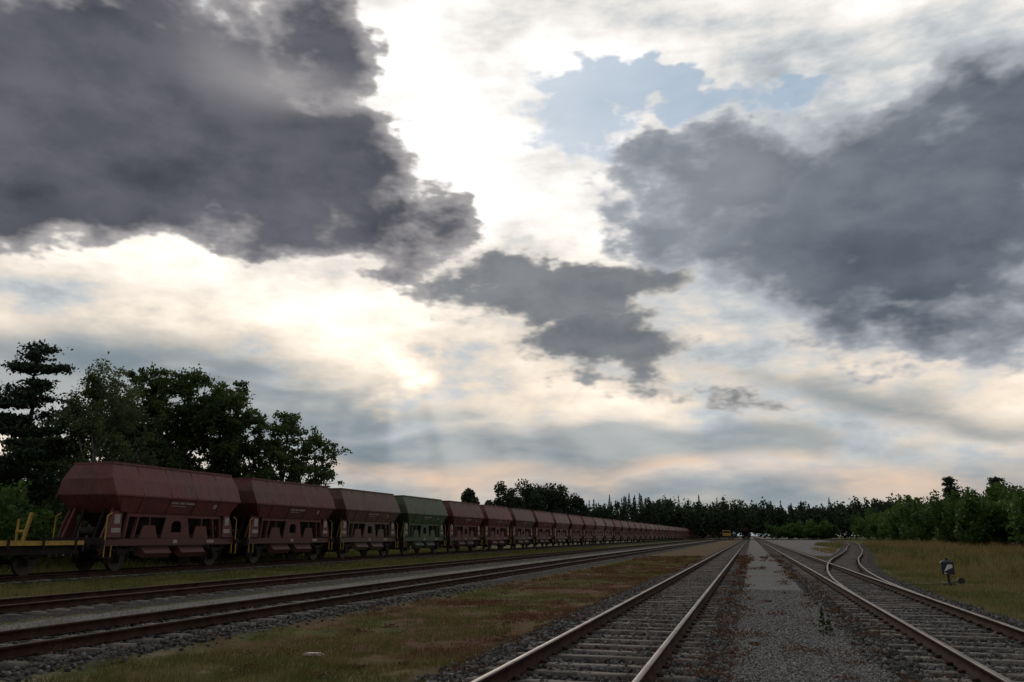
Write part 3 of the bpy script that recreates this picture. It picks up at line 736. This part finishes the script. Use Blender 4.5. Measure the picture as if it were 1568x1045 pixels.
def mass(name, items, mat, size, per):
    """items: (x, y, h, w, conifer)"""
    global R
    R = np.random.default_rng(77 + len(items)); cs = []; tn = []; sz = []
    for (X, Y, h, w_, con) in items:
        n = per
        if con:
            u = R.random(n) ** .8; rr = (1 - u) ** .8 * w_ * .5 * np.sqrt(R.random(n)) * (1 + .25 * np.sin(u * 40)); th = R.uniform(0, 6.283, n)
            c = np.stack([X + np.cos(th) * rr, Y + np.sin(th) * rr, -.3 + h * (.05 + .95 * u)], -1); s_ = np.full(n, size * .8) * (1.15 - .7 * u)
            tone = .15 + .4 * R.random(n)
        else:
            nb = 12; bc_ = R.normal(size=(nb, 3)); bc_ /= np.linalg.norm(bc_, axis=1)[:, None]; bc_ *= R.uniform(.3, .8, nb)[:, None]
            br = R.uniform(.2, .45, nb); idx = R.integers(0, nb, n); q = R.normal(size=(n, 3)); q /= np.linalg.norm(q, axis=1)[:, None]
            q *= R.random(n)[:, None] ** .4 * br[idx][:, None]; p = bc_[idx] + q
            c = np.stack([X + p[:, 0] * w_ * .5, Y + p[:, 1] * w_ * .5, -.3 + h * .52 + p[:, 2] * h * .48], -1); s_ = np.full(n, size)
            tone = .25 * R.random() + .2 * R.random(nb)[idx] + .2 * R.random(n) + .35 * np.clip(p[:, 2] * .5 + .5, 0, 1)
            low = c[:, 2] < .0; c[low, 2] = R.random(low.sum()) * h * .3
        cs.append(c); tn.append(tone); sz.append(s_)
    c = np.concatenate(cs); tn = np.concatenate(tn); s_ = np.concatenate(sz)
    V, F = leaf_quads(c, s_, len(c))
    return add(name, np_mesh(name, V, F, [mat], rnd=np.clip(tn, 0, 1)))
def pol(az, d): a = math.radians(az); return math.sin(a) * d, math.cos(a) * d
rr = random.Random(3)
it = []
for k in range(34):
    a = -53 + k * .78; X, Y = pol(a, rr.uniform(44, 58) if a > -46 else rr.uniform(42, 52)); X = min(X, -30)
    it.append((X, Y, rr.uniform(3.0, 4.6), rr.uniform(3.5, 5), False))
mass('bush_undergrowth', it, M_bush, .14, 1400)
it = []
for k in range(40):
    X, Y = pol(-54 + k * .55, rr.uniform(62, 75)); it.append((X, Y, rr.uniform(4.5, 7.0) if k < 18 else rr.uniform(4, 5.2), rr.uniform(4, 6), False))
mass('woodland', it, M_oak, .22, 1100)
it = []
def hprof(a):
    return np.interp(a, [-33, -28, -24, -21, -17, -16, -11.5, -11, -6, 0, 6, 16, 24], [7, 8, 8.5, 9, 9, 11, 13, 15.5, 18, 16.8, 16.5, 18, 18])
for row in range(4):
    for k in range(150):
        a = -33 + k * .40 + rr.uniform(-.2, .2); base = np.interp(a, [-33, -20, -11, 5, 25], [150, 260, 330, 380, 300])
        d = base * (1 + row * .05) + rr.uniform(-8, 8); X, Y = pol(a, d)
        if X < -20 or X > 8 or d > 350:
            con = rr.random() < (.6 if -12 < a < -7 else .14)
            h = hprof(a) * rr.uniform(.80, 1.06) * (d / 330) * (330 / base if a > -16 else 1.0)
            if con and row < 3: h *= rr.uniform(.9, 1.1)
            it.append((X, Y, h, rr.uniform(7, 12) if not con else rr.uniform(4, 6), con))
mass('distant_forest', it, M_far, .6, 480)
it = []
for (a, d, h, w_) in ((-16.8, 240, 17, 13), (-15.4, 238, 19, 14), (-14.0, 245, 18.6, 14), (-12.8, 250, 17, 12), (-19.3, 230, 15.5, 9), (-21.6, 225, 14, 9), (-22.5, 220, 12, 7), (-28.2, 150, 10.2, 5), (-27.5, 150, 9.6, 4), (-25, 190, 11.5, 5), (-17.8, 250, 13, 9), (-16.0, 262, 17.5, 12), (-14.7, 262, 18, 12), (-12.0, 262, 16, 12), (-13.3, 258, 18.5, 13)):
    X, Y = pol(a, d); it.append((X, Y, h, w_, False))
mass('tree_clump', it, M_far, .42, 3200)
it = []
for k in range(130):
    u = rr.random(); Y = 62 + 290 * u ** 1.5; X = np.interp(Y, [60, 90, 130, 200, 330], [24, 21, 23.5, 29, 38]) + rr.uniform(0, 9)
    it.append((X, Y, rr.uniform(4.4, 7.4) * (1 + Y / 600), rr.uniform(4, 6.5), False))
mass('bush_thicket', it, M_bush, .20, 1400)
it = []
for k in range(40):
    X = rr.uniform(6, 34); Y = 345 + rr.uniform(0, 25); it.append((X, Y, rr.uniform(5, 8), rr.uniform(6, 9), False))
mass('bush_row', it, M_bush, .4, 600)
print('done')
